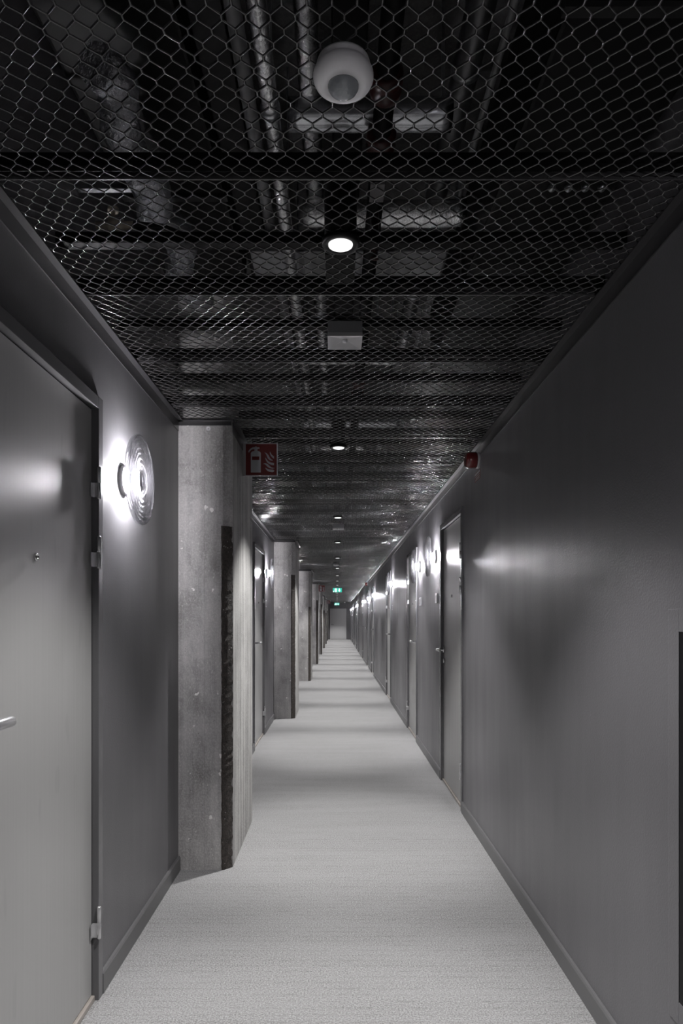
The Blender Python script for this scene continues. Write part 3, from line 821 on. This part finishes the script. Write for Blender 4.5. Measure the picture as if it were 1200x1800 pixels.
# ------------------------------------------------------------------ services above the mesh
def along(x, z, r, y0, y1, n=16, wob=0.0, step=0.3, rf=None):
    N = max(1, int((y1 - y0) / step)); pts = [(x, y0 + (y1 - y0) * i / N, z) for i in range(N + 1)]
    return MB().tube(pts, r, n, wob, rf)
def hang(parent, x, z, r, y0, y1, every):
    y = y0 + every * 0.4; me = None
    while y < y1:
        if me is None:
            b = MB(); b.lathe([(r + 0.001, -0.010), (r + 0.004, -0.010), (r + 0.004, 0.010), (r + 0.001, 0.010)], (x, 0, z), 'Y', 20)
            b.box(x - 0.003, x + 0.003, -0.003, 0.003, z + r, HS); o = b.build('hanger', M['galv'], parent); me = o
        else:
            o = me.copy(); COL.objects.link(o); o.parent = parent
        o.location = (0, y, 0); y += every
        if y > 12: every = max(every, 2.2)
def service(name, m, label, cat, x, z, r, y0, y1, wob=0.0, step=0.3, rf=None, every=1.6, parts=True):
    root = empty(name, (0, y0, 0))
    mb = along(x, z, r, 0, y1 - y0, wob=wob, step=step, rf=rf); mb.build('pipe_run', m, root)
    if parts: hang(root, x, z, r, 0, y1 - y0, every)
    return tag(root, label, cat)
c = lambda v: EYE + v
service('foil_pipe', M['foil'], 'silver foil-wrapped pipe running lengthwise above the mesh, the longest bright one', 'pipe', -0.172, c(1.32), 0.022, 0.9, 30, wob=0.02, step=0.09, every=0.62)
service('foil_pipe', M['foil'], 'crumpled silver foil pipe above the mesh, just beside the motion sensor', 'pipe', -0.084, c(1.62), 0.033, 0.9, 30, wob=0.05, step=0.05, every=1.35)
service('insulated_pipe', M['pipegrey'], 'dark grey pipe above the mesh, close beside the long foil pipe', 'pipe', -0.264, c(1.55), 0.022, 0.9, 34)
service('insulated_pipe', M['blackrub'], 'black foam-clad pipe above the mesh between the two foil pipes', 'pipe', -0.216, c(1.60), 0.021, 0.9, 34, parts=False)
service('spiral_duct', M['dull'], 'dull grey round duct running lengthwise above the mesh past the sensor', 'duct', 0.375, c(1.60), 0.040, 0.9, 34, every=0.45)
service('cable_conduit', M['pipegrey'], 'thin grey conduit running lengthwise beside the big black duct', 'conduit', 0.45, c(1.56), 0.010, 0.9, 34)
# sprinkler pipe with red couplings
root = empty('sprinkler_pipe', (0.125, 0.9, c(1.36)))
MB().tube([(0, 0, 0), (0, 16, 0), (0, 33, 0)], 0.027, 20).build('pipe_run', M['blackmetal'], root)
for yv in (0.83, 1.04, 3.0, 3.25, 6.2, 6.45, 9.4):
    MB().lathe([(0.027, -0.04), (0.040, -0.036), (0.043, -0.012), (0.036, 0), (0.043, 0.012), (0.040, 0.036), (0.027, 0.04)], (0, yv, 0), 'Y', 20).build('coupling', M['redpaint'], root)
b = MB(); b.lathe([(0.014, 0), (0.014, -0.09), (0.02, -0.09), (0.02, -0.12), (0.006, -0.13), (0.006, -0.15), (0.016, -0.152), (0, -0.154)], (0, 1.35, -0.02), 'Z', 16)
b.build('sprinkler_drop', M['redpaint'], root)
MB().bbox(-0.022, 0.022, 1.18, 1.27, -0.036, -0.028, 0.001).build('paper_tag', M['labelw'], root)
tag(root, 'black sprinkler pipe with dark red couplings above the mesh', 'pipe')
# cable trays
def tray(x, z, wd, y0, y1, label):
    root = empty('cable_tray', (x, y0, z)); L = y1 - y0
    MB().box(-wd / 2, wd / 2, 0, L, 0, 0.003).box(-wd / 2, -wd / 2 + 0.003, 0, L, 0, 0.05).box(wd / 2 - 0.003, wd / 2, 0, L, 0, 0.05).build('tray', M['blackmetal'], root)
    b = MB()
    for q in range(5): b.tube([(-wd / 2 + wd * (q + 1) / 6, yy, 0.014 + 0.004 * math.sin(yy * 3 + q)) for yy in np.arange(0, L, 0.5)], 0.007, 8)
    b.build('cables', M['black'], root)
    return tag(root, label, 'cable tray')
tray(0.035, c(1.62), 0.10, 0.9, 34, 'black cable tray above the mesh directly over the motion sensor')
tray(-0.36, c(1.66), 0.10, 0.9, 34, 'black cable tray above the mesh beside the dark grey pipe')
# large black ducts each side
def bigduct(x0, x1, z0, z1, y0, y1, label, bolts=False):
    root = empty('air_duct', ((x0 + x1) / 2, y0, z0)); w2 = (x1 - x0) / 2; L = y1 - y0
    MB().bbox(-w2, w2, 0, L, 0, z1 - z0, 0.01).build('duct_body', M['blackmetal'], root)
    yy = 0.55
    while yy < L:
        MB().box(-w2 - 0.010, w2 + 0.010, yy - 0.014, yy + 0.014, -0.012, z1 - z0 + 0.012).build('flange', M['black'], root); yy += 1.2
    if bolts:
        b = MB()
        for q in range(4): b.lathe([(0.012, 0), (0.012, -0.008), (0.007, -0.014), (0, -0.015)], (-0.02 + 0.05 * q, 1.15, -0.001), 'Z', 12)
        b.build('bolts', M['galv'], root)
    return tag(root, label, 'duct')
bigduct(0.49, 0.84, c(1.30), c(1.62), 0.9, 3.6, 'large black rectangular duct above the mesh along the bare wall', True)
bigduct(-0.82, -0.435, c(1.64), c(1.86), 0.9, 3.3, 'large black rectangular duct above the mesh near the largest door')
# crossing ducts
def cross(name, m, x0, x1, y, z, r, label, wob=0.0, bands=0.0):
    root = empty(name, ((x0 + x1) / 2, y, z)); L = (x1 - x0) / 2; N = max(2, int(2 * L / 0.03))
    rf = (lambda i: r * (1 + bands * (1 if i % 3 == 0 else 0)))
    MB().tube([(-L + 2 * L * i / N, 0, 0) for i in range(N + 1)], r, 20, wob, rf).build('duct_run', m, root)
    b = MB()
    b.box(L * 0.9 - 0.005, L * 0.9 + 0.005, -0.002, 0.002, r * 0.9, HS - z)
    b.build('hanger', M['galv'], root)
    return tag(root, label, 'duct')
cross('spiral_duct', M['spiral'], -0.14, 0.33, 1.97, c(1.455), 0.043, 'shiny round duct crossing the ceiling just past the motion sensor', bands=0.03)
cross('foil_duct', M['foil'], -0.12, 0.46, 2.45, c(1.455), 0.043, 'crumpled foil duct crossing above the nearest downlight', wob=0.08)
root = empty('flat_duct', (0.06, 2.66, c(1.432)))
MB().bbox(-0.40, 0.37, 0, 0.25, 0, 0.068, 0.004).build('duct_body', M['pipegrey'], root)
for xx in (-0.2, 0.15): MB().box(xx - 0.012, xx + 0.012, -0.006, 0.256, -0.005, 0.073).build('joint_flange', M['dull'], root)
MB().box(0.385 - 0.03, 0.385 - 0.024, 0.12, 0.126, 0.06, HS - c(1.432)).build('hanger', M['galv'], root)
tag(root, 'flat grey duct crossing above the mesh just behind the nearest downlight', 'duct')
ci = 0
for yv in (3.35, 3.80, 5.05, 5.75, 7.1, 8.25, 9.5, 10.2, 12.6, 13.6):
    cross('foil_duct' if ci % 2 else 'spiral_duct', M['foil'] if ci % 2 else M['spiral'], -0.16 - 0.05 * (ci % 3), 0.22 + 0.12 * (ci % 3), yv, c(1.455), 0.037,
          'silver duct crossing above the mesh, %s after the emergency light' % ords[ci], wob=0.06 * (ci % 2), bands=0.03 * (1 - ci % 2)); ci += 1
# flexible silver hose with a beige clamp
root = empty('flexible_duct', (-0.60, 1.7, c(1.38)))
pts = [(0.02 * math.sin(q * 0.6) - 0.0 * q, q * 0.035, 0.03 * math.sin(q * 0.35)) for q in range(36)]
MB().tube(pts, 0.055, 20, 0.06, lambda i: 0.050 + 0.007 * (i % 2)).build('hose', M['flex'], root)
MB().lathe([(0.058, -0.02), (0.062, -0.015), (0.062, 0.015), (0.058, 0.02)], (0, 0.5, 0.01), 'Y', 24).build('band', M['galv'], root)
MB().box(-0.234, -0.05, 0.49, 0.51, 0.0, 0.003).build('wall_bracket', M['galv'], root)
tag(root, 'crinkled silver flexible duct above the mesh near the largest door', 'duct')
root = empty('pipe_valve', (-0.665, 2.03, c(1.17)))
MB().lathe([(0.012, -0.05), (0.012, -0.01), (0.020, -0.01), (0.020, 0.03), (0.012, 0.03), (0.012, 0.06)], (0, 0, 0), 'X', 16).build('valve_body', M['beige'], root)
MB().lathe([(0.006, 0), (0.006, 0.03), (0.016, 0.03), (0.016, 0.04), (0, 0.04)], (0, 0, 0.012), 'Z', 16).build('knob', M['beige'], root)
MB().tube([(0.06, 0, 0), (0.14, 0.03, 0.01), (0.22, 0.12, 0.02)], 0.012, 12).build('stub_pipe', M['black'], root)
tag(root, 'small beige pipe valve above the mesh beside the silver hose', 'valve')
# bright hoops near the wall and odd flexible ends on the far side
for j, (x, yv, zc, lab) in enumerate(((0.42, 4.15, 1.25, 'silver flexible duct end above the mesh near the red sounder'), (0.40, 5.1, 1.25, 'second silver flexible duct end, further than the red sounder'), (0.45, 8.2, 1.25, 'silver flexible duct end above the mesh over the first lamps'))):
    root = empty('flexible_duct', (x, yv, c(zc)))
    MB().tube([(0.0 + 0.03 * q, 0.02 * q, 0.012 * q) for q in range(10)], 0.06, 20, 0.07, lambda i: 0.058 + 0.008 * (i % 2)).build('hose', M['foil'], root)
    MB().box(0.10, 0.106, 0.06, 0.066, 0.07, HS - c(zc)).build('hanger', M['galv'], root)
    tag(root, lab, 'duct')
